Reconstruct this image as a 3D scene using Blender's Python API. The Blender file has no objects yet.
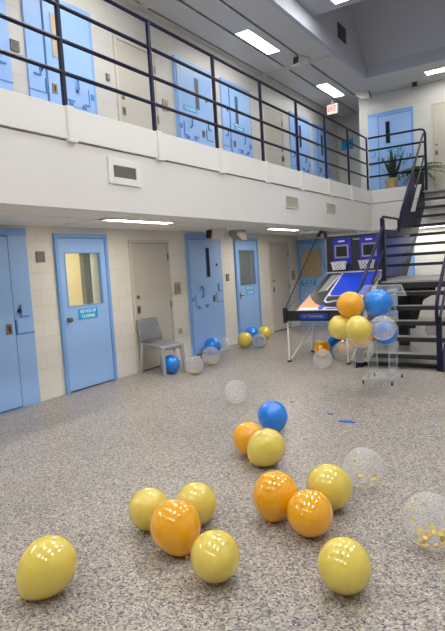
import bpy, bmesh, math, random
from mathutils import Vector, Matrix
random.seed(7)
SC = bpy.context.scene
COL = SC.collection
# ------------------------------------------------------------------ camera, world, exposure
cam = bpy.data.objects.new('camera', bpy.data.cameras.new('camera'))
COL.objects.link(cam)
rt = Vector((0.84608218, 0.52957030, -0.06082964)); up = Vector((0.00399709, 0.10780957, 0.99416353)); fw = Vector((-0.53303749, 0.84138719, -0.08909902))
cam.matrix_world = Matrix(((rt.x, up.x, -fw.x, 5.73), (rt.y, up.y, -fw.y, 0.0), (rt.z, up.z, -fw.z, 1.59), (0, 0, 0, 1)))
cam.data.sensor_fit = 'HORIZONTAL'; cam.data.sensor_width = 36; cam.data.lens = 44.22; cam.data.clip_end = 100
SC.camera = cam
w = bpy.data.worlds.new('world'); SC.world = w; w.use_nodes = True
w.node_tree.nodes['Background'].inputs[0].default_value = (.75, .85, 1, 1); w.node_tree.nodes['Background'].inputs[1].default_value = .3
SC.view_settings.view_transform = 'Standard'; SC.view_settings.look = 'None'; SC.view_settings.gamma = 1
SC.view_settings.use_curve_mapping = False
SC.view_settings.exposure = 2.42
HALL, CORR, UNDER = 10.0, 4.5, 9.0      # strengths: hall troffers, upper corridor, under the balcony, skylight

# ------------------------------------------------------------------ materials
def lin(c): return tuple((v / 255 / 12.92 if v / 255 < .04045 else ((v / 255 + .055) / 1.055) ** 2.4) for v in c) + (1,)
def nt(name):
    m = bpy.data.materials.new(name); m.use_nodes = True
    t = m.node_tree; return m, t, t.nodes['Principled BSDF']
def mat(name, rgb, rough=.5, metal=0, var=.04, scale=6, bump=0, bscale=60, **kw):
    m, t, b = nt(name); c = lin(rgb)
    n = t.nodes.new('ShaderNodeTexNoise'); n.inputs['Scale'].default_value = scale; n.inputs['Detail'].default_value = 4
    tc = t.nodes.new('ShaderNodeTexCoord'); t.links.new(tc.outputs['Object'], n.inputs['Vector'])
    r = t.nodes.new('ShaderNodeValToRGB')
    r.color_ramp.elements[0].color = tuple(x * (1 - var) for x in c[:3]) + (1,); r.color_ramp.elements[1].color = tuple(min(1, x * (1 + var)) for x in c[:3]) + (1,)
    t.links.new(n.outputs['Fac'], r.inputs[0]); t.links.new(r.outputs[0], b.inputs['Base Color'])
    b.inputs['Roughness'].default_value = rough; b.inputs['Metallic'].default_value = metal
    for k, v in kw.items(): b.inputs[k.replace('_', ' ')].default_value = v
    if bump:
        n2 = t.nodes.new('ShaderNodeTexNoise'); n2.inputs['Scale'].default_value = bscale; t.links.new(tc.outputs['Object'], n2.inputs['Vector'])
        bp = t.nodes.new('ShaderNodeBump'); bp.inputs['Strength'].default_value = bump; bp.inputs['Distance'].default_value = .01
        t.links.new(n2.outputs['Fac'], bp.inputs['Height']); t.links.new(bp.outputs[0], b.inputs['Normal'])
    return m
def block_mat(name, rgb, axis):
    """painted concrete blocks, joints barely visible"""
    m, t, b = nt(name); c = lin(rgb)
    tc = t.nodes.new('ShaderNodeTexCoord'); s = t.nodes.new('ShaderNodeSeparateXYZ'); k = t.nodes.new('ShaderNodeCombineXYZ')
    t.links.new(tc.outputs['Object'], s.inputs[0]); t.links.new(s.outputs['Y' if axis == 'y' else 'X'], k.inputs[0]); t.links.new(s.outputs['Z'], k.inputs[1])
    br = t.nodes.new('ShaderNodeTexBrick'); t.links.new(k.outputs[0], br.inputs['Vector'])
    br.inputs['Scale'].default_value = 1; br.inputs['Brick Width'].default_value = .41; br.inputs['Row Height'].default_value = .205
    br.inputs['Mortar Size'].default_value = .006; br.inputs['Mortar Smooth'].default_value = .6; br.inputs['Bias'].default_value = 0
    br.inputs['Color1'].default_value = c; br.inputs['Color2'].default_value = tuple(x * .965 for x in c[:3]) + (1,); br.inputs['Mortar'].default_value = tuple(x * .86 for x in c[:3]) + (1,)
    t.links.new(br.outputs['Color'], b.inputs['Base Color']); b.inputs['Roughness'].default_value = .45
    bp = t.nodes.new('ShaderNodeBump'); bp.inputs['Strength'].default_value = .35; bp.inputs['Distance'].default_value = .004; bp.invert = True
    t.links.new(br.outputs['Fac'], bp.inputs['Height']); t.links.new(bp.outputs[0], b.inputs['Normal'])
    return m
def chip_floor():
    m, t, b = nt('epoxy_chip_floor')
    tc = t.nodes.new('ShaderNodeTexCoord')
    mp = t.nodes.new('ShaderNodeMapping'); t.links.new(tc.outputs['Object'], mp.inputs[0])
    v = t.nodes.new('ShaderNodeTexVoronoi'); v.inputs['Scale'].default_value = 105; v.voronoi_dimensions = '2D'; t.links.new(mp.outputs[0], v.inputs['Vector'])
    s = t.nodes.new('ShaderNodeSeparateColor'); t.links.new(v.outputs['Color'], s.inputs[0])
    r = t.nodes.new('ShaderNodeValToRGB'); r.color_ramp.interpolation = 'CONSTANT'
    cols = [(0, (84, 84, 98)), (.09, (134, 128, 122)), (.25, (156, 147, 137)), (.47, (176, 166, 154)), (.70, (190, 181, 168)), (.88, (210, 203, 192)), (.955, (112, 116, 140))]
    e = r.color_ramp.elements
    e[0].position = 0; e[0].color = lin(cols[0][1]); e[1].position = cols[1][0]; e[1].color = lin(cols[1][1])
    for p, c in cols[2:]: x = e.new(p); x.color = lin(c)
    t.links.new(s.outputs[0], r.inputs[0])
    n = t.nodes.new('ShaderNodeTexNoise'); n.inputs['Scale'].default_value = 1.6; n.inputs['Detail'].default_value = 5; t.links.new(mp.outputs[0], n.inputs['Vector'])
    r2 = t.nodes.new('ShaderNodeValToRGB'); r2.color_ramp.elements[0].position = .3; r2.color_ramp.elements[0].color = (.86, .86, .87, 1); r2.color_ramp.elements[1].position = .7; r2.color_ramp.elements[1].color = (1, .99, .98, 1)
    t.links.new(n.outputs['Fac'], r2.inputs[0])
    mx = t.nodes.new('ShaderNodeMix'); mx.data_type = 'RGBA'; mx.blend_type = 'MULTIPLY'; mx.inputs[0].default_value = 1
    t.links.new(r.outputs[0], mx.inputs[6]); t.links.new(r2.outputs[0], mx.inputs[7]); t.links.new(mx.outputs[2], b.inputs['Base Color'])
    b.inputs['Roughness'].default_value = .34; b.inputs['Specular IOR Level'].default_value = .35
    bp = t.nodes.new('ShaderNodeBump'); bp.inputs['Strength'].default_value = .12; bp.inputs['Distance'].default_value = .003
    t.links.new(s.outputs[1], bp.inputs['Height']); t.links.new(bp.outputs[0], b.inputs['Normal'])
    return m
def glow(name, rgb, st):
    m = bpy.data.materials.new(name); m.use_nodes = True; t = m.node_tree; t.nodes.clear()
    e = t.nodes.new('ShaderNodeEmission'); e.inputs[0].default_value = lin(rgb); e.inputs[1].default_value = st
    o = t.nodes.new('ShaderNodeOutputMaterial'); t.links.new(e.outputs[0], o.inputs[0]); return m
def clear_mat(name, tint, milky, edge, rough=.06, film=(240, 242, 245)):
    """thin clear film: see-through in the middle, whiter and glossier at grazing angles"""
    m = bpy.data.materials.new(name); m.use_nodes = True; t = m.node_tree; t.nodes.clear()
    tr = t.nodes.new('ShaderNodeBsdfTransparent'); tr.inputs[0].default_value = lin(tint)
    p = t.nodes.new('ShaderNodeBsdfPrincipled'); p.inputs['Base Color'].default_value = lin(film); p.inputs['Roughness'].default_value = rough
    lw = t.nodes.new('ShaderNodeLayerWeight'); lw.inputs[0].default_value = .35
    mr = t.nodes.new('ShaderNodeMapRange'); mr.inputs[3].default_value = milky; mr.inputs[4].default_value = edge
    t.links.new(lw.outputs['Facing'], mr.inputs[0])
    mx = t.nodes.new('ShaderNodeMixShader'); t.links.new(mr.outputs[0], mx.inputs[0]); t.links.new(tr.outputs[0], mx.inputs[1]); t.links.new(p.outputs[0], mx.inputs[2])
    o = t.nodes.new('ShaderNodeOutputMaterial'); t.links.new(mx.outputs[0], o.inputs[0]); return m
def latex(name, rgb, trans=.4, rough=.16, through=0):
    """thin rubber skin: glossy outside, light passes through it diffusely"""
    m = mat(name, rgb, rough, var=.03, scale=3, Coat_Weight=1.0, Coat_Roughness=.07)
    t = m.node_tree; b = t.nodes['Principled BSDF']; out = t.nodes['Material Output']
    tl = t.nodes.new('ShaderNodeBsdfTranslucent'); tl.inputs[0].default_value = lin(rgb)
    mx = t.nodes.new('ShaderNodeMixShader'); mx.inputs[0].default_value = trans
    t.links.new(b.outputs[0], mx.inputs[1]); t.links.new(tl.outputs[0], mx.inputs[2]); last = mx
    if through:
        tr = t.nodes.new('ShaderNodeBsdfTransparent'); tr.inputs[0].default_value = lin(rgb)
        m2 = t.nodes.new('ShaderNodeMixShader'); m2.inputs[0].default_value = through
        t.links.new(mx.outputs[0], m2.inputs[1]); t.links.new(tr.outputs[0], m2.inputs[2]); last = m2
    t.links.new(last.outputs[0], out.inputs[0])
    return m
M = dict(
    floor=chip_floor(),
    cmu=block_mat('painted_block_cream', (229, 225, 217), 'y'), cmux=block_mat('painted_block_cream_back', (230, 227, 222), 'x'),
    cmuup=block_mat('painted_block_white', (206, 204, 200), 'y'), cmuupx=block_mat('painted_block_white_back', (212, 211, 208), 'x'),
    white=mat('balcony_white', (232, 230, 226), .5, var=.015, bump=.05), band=mat('balcony_band_white', (236, 235, 231), .5, var=.015),
    soffit=mat('soffit_white', (240, 237, 231), .6), ceil=mat('ceiling_grey', (206, 205, 204), .7, var=.03), ceil2=mat('hall_ceiling_grey', (184, 188, 202), .7), dark=mat('joint_dark', (40, 40, 44), .8),
    slab=mat('slab_concrete', (170, 168, 164), .8),
    blue=mat('door_blue', (152, 190, 243), .38, var=.02), blueline=mat('door_blue_trim', (86, 138, 206), .4), bluetop=mat('door_frame_blue', (126, 172, 232), .4), bluedk=mat('door_seam', (66, 102, 158), .6),
    grey=mat('door_grey', (196, 191, 181), .45, var=.02), greyf=mat('door_grey_frame', (206, 200, 190), .45), seam=mat('seam_grey', (96, 92, 86), .7),
    slit=mat('slit_glass', (18, 22, 32), .45, Specular_IOR_Level=.15), tan=mat('tan_paper', (204, 178, 140), .7), glass=clear_mat('window_glass', (232, 238, 238), .03, .2, .03), blind=mat('blind_grey', (96, 100, 94), .6), blinddk=mat('window_jamb', (70, 84, 104), .5),
    yroom=block_mat('room_block', (232, 219, 186), 'y'),
    steel=mat('brushed_steel', (150, 146, 140), .35, 1), brass=mat('lock_plate', (150, 132, 108), .4, .7), black=mat('black_plastic', (22, 22, 24), .45), keyhole=mat('keyhole', (30, 22, 18), .6),
    plate=mat('wall_plate_tan', (178, 160, 132), .5), plateg=mat('speaker_grille', (132, 128, 122), .5), ivory=mat('outlet_ivory', (190, 184, 170), .5),
    navy=mat('navy_steel', (19, 22, 56), .4, var=.06, Specular_IOR_Level=.3), tread=mat('tread_grey', (158, 155, 150), .4, .1, bump=.2), nose=mat('tread_nosing', (34, 34, 36), .5),
    tint=clear_mat('tinted_panel', (128, 160, 214), .22, .8, .06, (36, 56, 112)),
    sign=mat('sign_blue', (30, 166, 228), .4), signtxt=mat('sign_lettering', (225, 242, 250), .5), exit_=glow('exit_face', (255, 226, 216), .24), exitred=glow('exit_letters', (225, 40, 40), .16), greyd=mat('fixture_grey', (120, 118, 114), .5),
    hall=glow('hall_diffuser', (252, 251, 250), HALL), hallnear=glow('near_hall_diffuser', (252, 251, 250), HALL * .75), corr=glow('corridor_diffuser', (255, 253, 246), CORR), under=glow('soffit_diffuser', (255, 248, 234), UNDER), room=glow('room_diffuser', (255, 244, 220), 5), dim=glow('dim_diffuser', (240, 245, 255), .8),
    tframe=mat('troffer_frame', (225, 225, 222), .5),
    camw=mat('camera_housing', (214, 208, 198), .45), camg=mat('camera_housing_grey', (160, 156, 146), .45),
    chair=mat('chair_grey', (128, 132, 140), .42), chairleg=mat('chair_leg_grey', (172, 172, 170), .42),
    acrylic=clear_mat('acrylic', (253, 254, 254), .012, .14, .05), acredge=clear_mat('acrylic_edge', (240, 244, 246), .2, .45, .1),
    orange=latex('orange_latex', (255, 182, 8), .05), yellow=latex('pale_gold_latex', (240, 216, 96), .08, .18), yellow2=latex('yellow_latex', (244, 216, 84), .1), bluel=latex('blue_latex', (0, 138, 250), .08),
    film=clear_mat('clear_latex', (252, 252, 252), .17, .44), filmblue=clear_mat('clear_latex_bluish', (226, 232, 250), .2, .6), filmk=clear_mat('clear_knot', (240, 240, 240), .5, .8),
    gold=mat('gold_foil', (236, 188, 12), .3, .25), goldp=mat('gold_foil_pale', (252, 226, 80), .3, .1),
    scrap=mat('burst_blue_latex', (16, 96, 200), .35),
    pot=mat('tan_pot', (188, 164, 118), .55), potd=mat('dark_pot', (52, 50, 48), .5), soil=mat('soil', (50, 38, 28), .9, bump=.6), snake=mat('snake_leaf', (34, 62, 36), .45, var=.4, scale=30), fern=mat('fern_leaf', (104, 134, 44), .55, var=.3, scale=20),
    court=mat('court_blue', (24, 72, 220), .35), courto=mat('court_orange', (222, 158, 98), .45), courtk=mat('court_black', (36, 32, 48), .4), courtg=mat('court_grey', (150, 152, 154), .4), courtw=mat('court_white', (228, 228, 238), .4), board=mat('board_black', (44, 44, 52), .4), boardb=mat('board_blue', (34, 44, 178), .35), leg=mat('white_tube', (214, 214, 210), .35), net=mat('net_white', (232, 226, 214), .7), netk=mat('net_black', (40, 38, 44), .8), logo=mat('logo_blue', (28, 52, 150), .35), rim=mat('rim_orange', (200, 190, 180), .4),
)

# ------------------------------------------------------------------ building helpers
ORG = {}
class MB:
    def __init__(s, T=None): s.bm = bmesh.new(); s.T = T or (lambda u, n, z: Vector((u, n, z)))
    def box(s, u0, u1, n0, n1, z0, z1):
        a = s.T(u0, n0, z0); b = s.T(u1, n1, z1)
        lo = [min(a[i], b[i]) for i in range(3)]; hi = [max(a[i], b[i]) for i in range(3)]
        v = [s.bm.verts.new((x, y, z)) for x in (lo[0], hi[0]) for y in (lo[1], hi[1]) for z in (lo[2], hi[2])]
        for f in ((0, 1, 3, 2), (4, 6, 7, 5), (0, 4, 5, 1), (2, 3, 7, 6), (0, 2, 6, 4), (1, 5, 7, 3)): s.bm.faces.new([v[i] for i in f])
        return s
    def prism(s, pts, ext):
        """polygon pts (world or frame coords) extruded by vector ext"""
        P = [s.T(*p) for p in pts]; o = s.T(0, 0, 0); E = s.T(*ext) - o
        a = [s.bm.verts.new(p) for p in P]; b = [s.bm.verts.new(p + E) for p in P]; n = len(P)
        s.bm.faces.new(a); s.bm.faces.new(b[::-1])
        for i in range(n): s.bm.faces.new((a[i], b[i], b[(i + 1) % n], a[(i + 1) % n]))
        return s
    def tube(s, pts, r, seg=8, closed=False, taper=None):
        P = [s.T(*p) for p in pts]; n = len(P); rings = []; ref = None
        for i, p in enumerate(P):
            if closed: t = P[(i + 1) % n] - P[i - 1]
            else: t = P[min(i + 1, n - 1)] - P[max(i - 1, 0)]
            t.normalize()
            if ref is None: ref = t.orthogonal().normalized()
            ref = (ref - t * ref.dot(t)); ref = ref.normalized() if ref.length > 1e-6 else t.orthogonal().normalized()
            bn = t.cross(ref); rr = r * (taper[i] if taper else 1)
            rings.append([s.bm.verts.new(p + (ref * math.cos(a) + bn * math.sin(a)) * rr) for a in [2 * math.pi * k / seg for k in range(seg)]])
        for i in range(n if closed else n - 1):
            A, B = rings[i], rings[(i + 1) % n]
            for k in range(seg): s.bm.faces.new((A[k], A[(k + 1) % seg], B[(k + 1) % seg], B[k]))
        if not closed: s.bm.faces.new(rings[0][::-1]); s.bm.faces.new(rings[-1])
        return s
    def lathe(s, prof, org=(0, 0, 0), axis=(0, 0, 1), seg=24):
        ax = Vector(axis).normalized(); x = ax.orthogonal().normalized(); y = ax.cross(x); o = Vector(org); rings = []
        for r, h in prof:
            if r < 1e-5: rings.append([s.bm.verts.new(o + ax * h)])
            else: rings.append([s.bm.verts.new(o + ax * h + (x * math.cos(a) + y * math.sin(a)) * r) for a in [2 * math.pi * k / seg for k in range(seg)]])
        for A, B in zip(rings, rings[1:]):
            for k in range(seg):
                q = [A[k % len(A)], A[(k + 1) % len(A)], B[(k + 1) % len(B)], B[k % len(B)]]
                u = []
                for v in q:
                    if v not in u: u.append(v)
                if len(u) > 2: s.bm.faces.new(u)
        for R in (rings[0], rings[-1]):
            if len(R) > 2: s.bm.faces.new(R)
        return s
    def build(s, name, m, parent=None, smooth=False, bevel=0):
        bmesh.ops.recalc_face_normals(s.bm, faces=s.bm.faces)
        o0 = ORG.get(parent.name, Vector()) if parent else Vector()
        if o0.length: bmesh.ops.translate(s.bm, verts=s.bm.verts, vec=-o0)
        if smooth:
            for f in s.bm.faces: f.smooth = True
            for e in s.bm.edges:
                if len(e.link_faces) == 2 and e.calc_face_angle(0) > .7: e.smooth = False
        me = bpy.data.meshes.new(name); s.bm.to_mesh(me); s.bm.free(); me.materials.append(m)
        o = bpy.data.objects.new(name, me); COL.objects.link(o)
        if parent: o.parent = parent; ORG[o.name] = o0
        else: ORG[o.name] = Vector()
        if bevel:
            b = o.modifiers.new('bevel', 'BEVEL'); b.width = bevel; b.segments = 2; b.limit_method = 'ANGLE'
        return o
def tag(o, label=None, cat=None, group=None, kind=None):
    for k, v in (('label', label), ('category', cat), ('group', group), ('kind', kind)):
        if v: o[k] = v
    return o
def thing(name, label, cat, loc, group=None, kind=None):
    o = bpy.data.objects.new(name, None); COL.objects.link(o); o.location = loc; o.empty_display_size = .1
    ORG[o.name] = Vector(loc); return tag(o, label, cat, group, kind)
def structure(name, mb, m, label, cat, **kw): return tag(mb.build(name, m, **kw), label, cat, kind='structure')
def lettering(text, size, org, right, upv, m, parent, name='lettering', width=None):
    cu = bpy.data.curves.new('t', 'FONT'); cu.body = text; cu.size = size; cu.align_x = 'CENTER'; cu.align_y = 'CENTER'; cu.extrude = .0015; cu.offset = size * .012
    to = bpy.data.objects.new('t', cu); COL.objects.link(to); dg = bpy.context.evaluated_depsgraph_get(); dg.update()
    me = bpy.data.meshes.new_from_object(to.evaluated_get(dg)); bpy.data.objects.remove(to); bpy.data.curves.remove(cu)
    r = Vector(right).normalized(); u = Vector(upv).normalized(); nn = r.cross(u); o0 = ORG[parent.name]
    k = 1
    if width:
        xs = [v.co.x for v in me.vertices]; k = width / max(1e-4, max(xs) - min(xs))
    for v in me.vertices: v.co = Vector(org) - o0 + r * v.co.x * k + u * v.co.y + nn * v.co.z
    me.materials.clear(); me.materials.append(m); me.name = name
    o = bpy.data.objects.new(name, me); COL.objects.link(o); o.parent = parent; ORG[o.name] = o0; return o
def on_left(y0, z0): return lambda u, n, z: Vector((n, y0 + u, z0 + z))          # u runs along +y, n out of the left wall
def on_back(x0, y, z0): return lambda u, n, z: Vector((x0 + u, y - n, z0 + z))  # u runs along +x, n towards the hall

# ------------------------------------------------------------------ the shell
XB, YL, YB, ZU = 1.61, 13.64, 14.5, 3.05           # balcony edge, landing edge, back wall, upper floor
structure('floor', MB().box(-1.3, 9.2, -6.2, 16.4, -.15, 0), M['floor'], 'speckled grey epoxy chip floor of the hall', 'floor')
def holes_wall(mb, y0, y1, z0, z1, x0, x1, holes):
    ys = y0
    for a, b, c, d in sorted(holes):
        mb.box(x0, x1, ys, a, z0, z1); mb.box(x0, x1, a, b, z0, c); mb.box(x0, x1, a, b, d, z1); ys = b
    mb.box(x0, x1, ys, y1, z0, z1); return mb
WZ = (1.16, 1.91)
structure('wall_left', holes_wall(MB(), -6.2, 12.95, 0, 2.25, -.2, 0, [(5.12, 5.82, *WZ), (9.75, 10.46, *WZ)]), M['cmu'], 'cream painted block wall of the ground floor cells', 'wall')
structure('wall_upper_left', MB().box(-.2, 0, -6.2, 16.2, ZU, 5.8), M['cmuup'], 'white painted block wall of the upper cells behind the railing', 'wall')
lb = MB().box(0, .03, 12.75, 12.95, 0, 2.25).box(.67, 1.55, 12.75, 12.95, 0, 2.25).box(.03, .67, 12.75, 12.95, 0, WZ[0]).box(.03, .67, 12.75, 12.95, WZ[1], 2.25)
structure('wall_return', lb, M['cmux'], 'cream block wall closing the space under the balcony behind the arcade', 'wall')
structure('wall_return_side', MB().box(1.35, 1.55, 12.95, 14.5, 0, 2.25), M['cmu'], 'short cream wall running back beside the stair door', 'wall')
structure('wall_back', MB().box(1.35, 9.2, YB, YB + .2, 0, 2.25), M['cmux'], 'pale block wall behind the stairs on the ground floor', 'wall')
structure('wall_upper_back', MB().box(1.15, 9.2, YB, YB + .2, ZU, 5.8), M['cmuupx'], 'white block wall behind the stair landing', 'wall')
structure('wall_corridor_side', MB().box(1.15, 1.35, YB + .2, 16, ZU, 5.8), M['cmuup'], 'white wall turning into the far end of the upper corridor', 'wall')
structure('wall_corridor_end', MB().box(0, 1.35, 16, 16.2, ZU, 5.8), M['cmuupx'], 'shaded end wall of the upper corridor', 'wall')
structure('wall_right', MB().box(9, 9.2, -6.2, 16.2, 0, 8.2), M['cmuup'], 'white wall on the far right side of the hall', 'wall')
structure('wall_front', MB().box(-.2, 9.2, -6.4, -6.2, 0, 8.2), M['cmuupx'], 'white wall at the near end of the hall', 'wall')
# rooms behind the door windows
structure('wall_office', MB().box(-1.25, -1.2, 4.4, 6.6, 0, 2.3).box(-1.2, -.2, 4.4, 4.45, 0, 2.3).box(-1.2, -.2, 6.55, 6.6, 0, 2.3).box(-1.2, -.2, 4.45, 6.55, 2.25, 2.3), M['yroom'], 'yellowish block walls of the lit room seen through the door window', 'wall')
structure('wall_store', MB().box(-1.25, -1.2, 9.2, 11, 0, 2.3).box(-1.2, -.2, 9.2, 9.25, 0, 2.3).box(-1.2, -.2, 10.95, 11, 0, 2.3).box(-1.2, -.2, 9.25, 10.95, 2.25, 2.3), M['blind'], 'grey walls of the dim room behind the second windowed door', 'wall')
# balcony slab, soffit panels, fascia
structure('floor_balcony', MB().box(0, XB - .1, -6.2, YL + .1, 2.29, ZU).box(0, 9, YL + .1, 16, 2.29, ZU), M['slab'], 'concrete walkway floor of the upper level', 'floor')
so = MB()
for y0, y1 in ((-6.2, .6), (.66, 4.9), (4.96, 9.2), (9.26, 13.6)):
    for x0, x1 in ((0, .4), (.42, .92), (1.11, XB - .1)): so.box(x0, x1, y0, y1, 2.25, 2.29)
so.box(.4, .42, -6.2, 13.6, 2.262, 2.29).box(.92, 1.11, -6.2, 13.6, 2.262, 2.29)
for y in (.6, 4.9, 9.2): so.box(0, XB - .1, y, y + .06, 2.262, 2.29)
so.box(0, 9, 13.6, 14.5, 2.25, 2.29)
structure('ceiling_soffit', so, M['soffit'], 'low off-white panel ceiling under the balcony', 'ceiling')
structure('wall_balcony', MB().box(XB - .1, XB, -6.2, YL, 2.25, 2.9).box(XB - .1, 2.9, YL, YL + .1, 2.25, 2.9).box(4.32, 9, YL, YL + .1, 2.25, 2.9).box(2.9, 4.32, YL, YL + .1, 2.25, 3.0), M['white'], 'white front of the upper walkway between soffit and railing', 'wall')
structure('trim_1', MB().box(XB - .1, XB + .02, -6.2, YL - .02, 2.915, 3.23).box(XB - .1, 2.9, YL - .02, YL + .1, 2.915, 3.23).box(4.32, 9, YL - .02, YL + .1, 2.915, 3.23), M['band'], 'white curb band along the top of the balcony front', 'trim', bevel=.006)
# ceilings
ce = MB()
for y0, y1 in ((-6.2, -1.3), (-1.2, 2.9), (3.0, 7.05), (7.2, 11.15), (11.3, 16)):
    for x0, x1 in ((0, .08), (.13, .62), (.67, 1.12), (1.17, 1.72)): ce.box(x0, x1, y0, y1, 5.75, 5.78)
for y in (-1.3, 2.9, 7.05, 11.15): ce.box(0, 1.72, y, y + (.1 if y < 7 else .15), 5.735, 5.78)
for k in range(8):
    y0 = 13.13 + k * .36; ce.box(1.8, 9, y0, y0 + .345, 5.75, 5.78)
ce.box(1.72, 1.9, 13.13, 14.5, 5.745, 5.78)
structure('ceiling_corridor', ce, M['ceil'], 'grey panelled ceiling over the upper walkway', 'ceiling')
structure('ceiling_corridor_backing', MB().box(0, 1.7, -6.2, 16, 5.8, 5.86).box(1.7, 9, 13.15, 16, 5.8, 5.86), M['dark'], 'dark void above the ceiling panel joints', 'ceiling')
structure('wall_well', MB().box(1.72, 1.8, -6.2, 10.05, 5.75, 6.2).box(1.72, 1.8, 10.05, 13.13, 5.75, 8.1).box(1.8, 9, 13.05, 13.13, 5.75, 6.0).prism([(1.8, 13.05, 6.0), (1.8, 13.13, 6.0), (1.8, 11.6, 8.1), (1.8, 11.5, 8.1)], (7.2, 0, 0)).box(1.8, 9, 9.97, 10.05, 6.12, 8.1), M['ceil2'], 'grey blue side walls of the raised skylight well', 'wall')
structure('ceiling', MB().box(1.8, 9, -6.2, 9.97, 6.08, 6.14), M['ceil2'], 'flat ceiling over the main hall', 'ceiling')
structure('ceiling_well', MB().box(1.72, 9, 9.97, 13.13, 8.1, 8.2), M['ceil2'], 'ceiling at the top of the raised well', 'ceiling')

# ------------------------------------------------------------------ light fittings
def troffer(x0, x1, y0, y1, z, m, label, group=None):
    t = thing('ceiling_light', label, 'ceiling light', ((x0 + x1) / 2, (y0 + y1) / 2, z), group)
    f = .025; fr = MB().box(x0 - f, x0, y0 - f, y1 + f, z - .015, z + .02).box(x1, x1 + f, y0 - f, y1 + f, z - .015, z + .02).box(x0, x1, y0 - f, y0, z - .015, z + .02).box(x0, x1, y1, y1 + f, z - .015, z + .02)
    fr.build('light_frame', M['tframe'], t); MB().box(x0, x1, y0, y1, z - .01, z + .015).build('diffuser', m, t)
troffer(.71, .97, 8.95, 10.2, 5.75, M['corr'], 'bright rectangular ceiling light over the upper walkway, nearer of the two')
troffer(.7, .96, 12.75, 13.95, 5.75, M['corr'], 'bright rectangular ceiling light over the upper walkway beside the exit sign')
for y in (5.2, 1.4, -2.4): troffer(.7, .96, y, y + 1.2, 5.75, M['corr'], 'ceiling light over the near upper walkway outside the view', 'near walkway ceiling lights')
troffer(3.0, 4.2, 13.6, 13.86, 5.75, M['corr'], 'long ceiling light above the stair landing near the back wall')
troffer(.95, 1.08, 4.96, 6.2, 2.25, M['under'], 'thin bright light set in the soffit above the windowed door with a knob')
troffer(.95, 1.08, 9.3, 10.5, 2.25, M['under'], 'thin bright light set in the soffit above the further grey door')
for y in (.62, -3.7): troffer(.95, 1.08, y, y + 1.2, 2.25, M['under'], 'soffit light under the near balcony outside the view', 'near soffit lights')
troffer(-.85, -.55, 4.9, 6.1, 2.24, M['room'], 'ceiling light inside the lit room behind the knobbed door')
troffer(-.75, -.65, 9.5, 10.5, 2.24, M['dim'], 'dim ceiling light inside the room behind the curtained door')
troffer(2.4, 3.6, 13.95, 14.15, 2.25, M['corr'], 'soffit light under the landing behind the stairs')
troffer(2.3, 2.62, 8.55, 9.75, 6.08, M['corr'], 'bright ceiling light on the raised hall ceiling beside the well')
for x in (4.6, 6.9):
    for y in (8.55,): troffer(x, x + .32, y, y + 1.2, 6.08, M['hall'], 'hall ceiling light overhead outside the view', 'overhead hall ceiling lights')
for x in (2.3, 4.6, 6.9):
    for y in (4.6, .8, -3.2): troffer(x, x + .32, y, y + 1.2, 6.08, M['hall' if y > 1 else 'hallnear'], 'hall ceiling light overhead outside the view', 'overhead hall ceiling lights')

# ------------------------------------------------------------------ doors (setting)
def cell_door(num, T, mirror, label, low=True, slit='slit', W=1.16, su=.58):
    F = (lambda u, n, z: T(W - u, n, z)) if mirror else T
    root = thing('door_%d' % num, label, 'door', T(W / 2, 0, 0), kind='structure')
    mb = MB(F); H = 2.21
    mb.box(0, W, 0, .03, 0, H); mb.build('frame_plate', M['blue'], root, bevel=.004)
    MB(F).box(0, W, .028, .04, 2.12, H).box(0, .045, .03, .04, 0, 2.12).build('frame_edge', M['bluetop'], root)
    MB(F).box(.04, .885, .03, .033, .015, 2.125).build('seam', M['bluedk'], root)
    leaf = MB(F).box(.055, .865, .03, .05, .03, 2.105).build('leaf', M['blue'], root, bevel=.003)
    MB(F).box(su - .015, su + .115, .05, .056, 1.4, 1.965).build('slit_frame', M['bluetop'], leaf)
    MB(F).box(su, su + .1, .05, .06, 1.415, 1.95).build('slit_window', M[slit], leaf)
    lk = MB(F).box(.735, .815, .05, .062, .93, 1.06).build('lock_plate', M['brass'], leaf, bevel=.004)
    MB(F).box(.765, .785, .062, .066, .96, 1.03).build('keyhole', M['keyhole'], lk)
    MB(F).tube([(.38, .05, 1.24), (.38, .09, 1.22), (.38, .09, 1.07), (.38, .05, 1.05)], .014, 6).box(.35, .41, .05, .056, 1.03, 1.08).box(.35, .41, .05, .056, 1.21, 1.26).build('pull_handle', M['blueline'], leaf)
    MB(F).box(.16, .62, .05, .056, .84, 1.12).build('hatch_panel', M['blue'], leaf, bevel=.002)
    MB(F).box(.16, .172, .05, .064, .92, 1.12).box(.16, .26, .05, .07, .88, .905).box(.24, .30, .05, .075, .84, .88).box(.44, .62, .05, .07, .9, .912).box(.48, .54, .05, .075, .85, .9).build('hatch_hinge', M['blueline'], leaf)
    MB(F).box(.06, .12, .05, .058, .99, 1.07).build('door_bracket', M['blueline'], leaf)
    MB(F).box(.88, W, .03, .036, .91, .925).build('panel_line', M['blueline'], root)
    MB(F).box(.97, .985, .03, .05, 1.13, 1.27).box(.97, 1.08, .03, .05, 1.115, 1.135).box(.885, .905, .03, .05, .93, 1.1).build('conduit_bracket', M['blueline'], root)
    MB(F).lathe([(0, 0), (.028, 0), (.022, .02), (0, .02)], F(.96, .03, 1.2 if num in (1, 9) else 1.63), T(0, 1, 0) - T(0, 0, 0), 12).build('door_button', M['black'] if num in (1, 9) else M['brass'], root)
    return root
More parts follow.
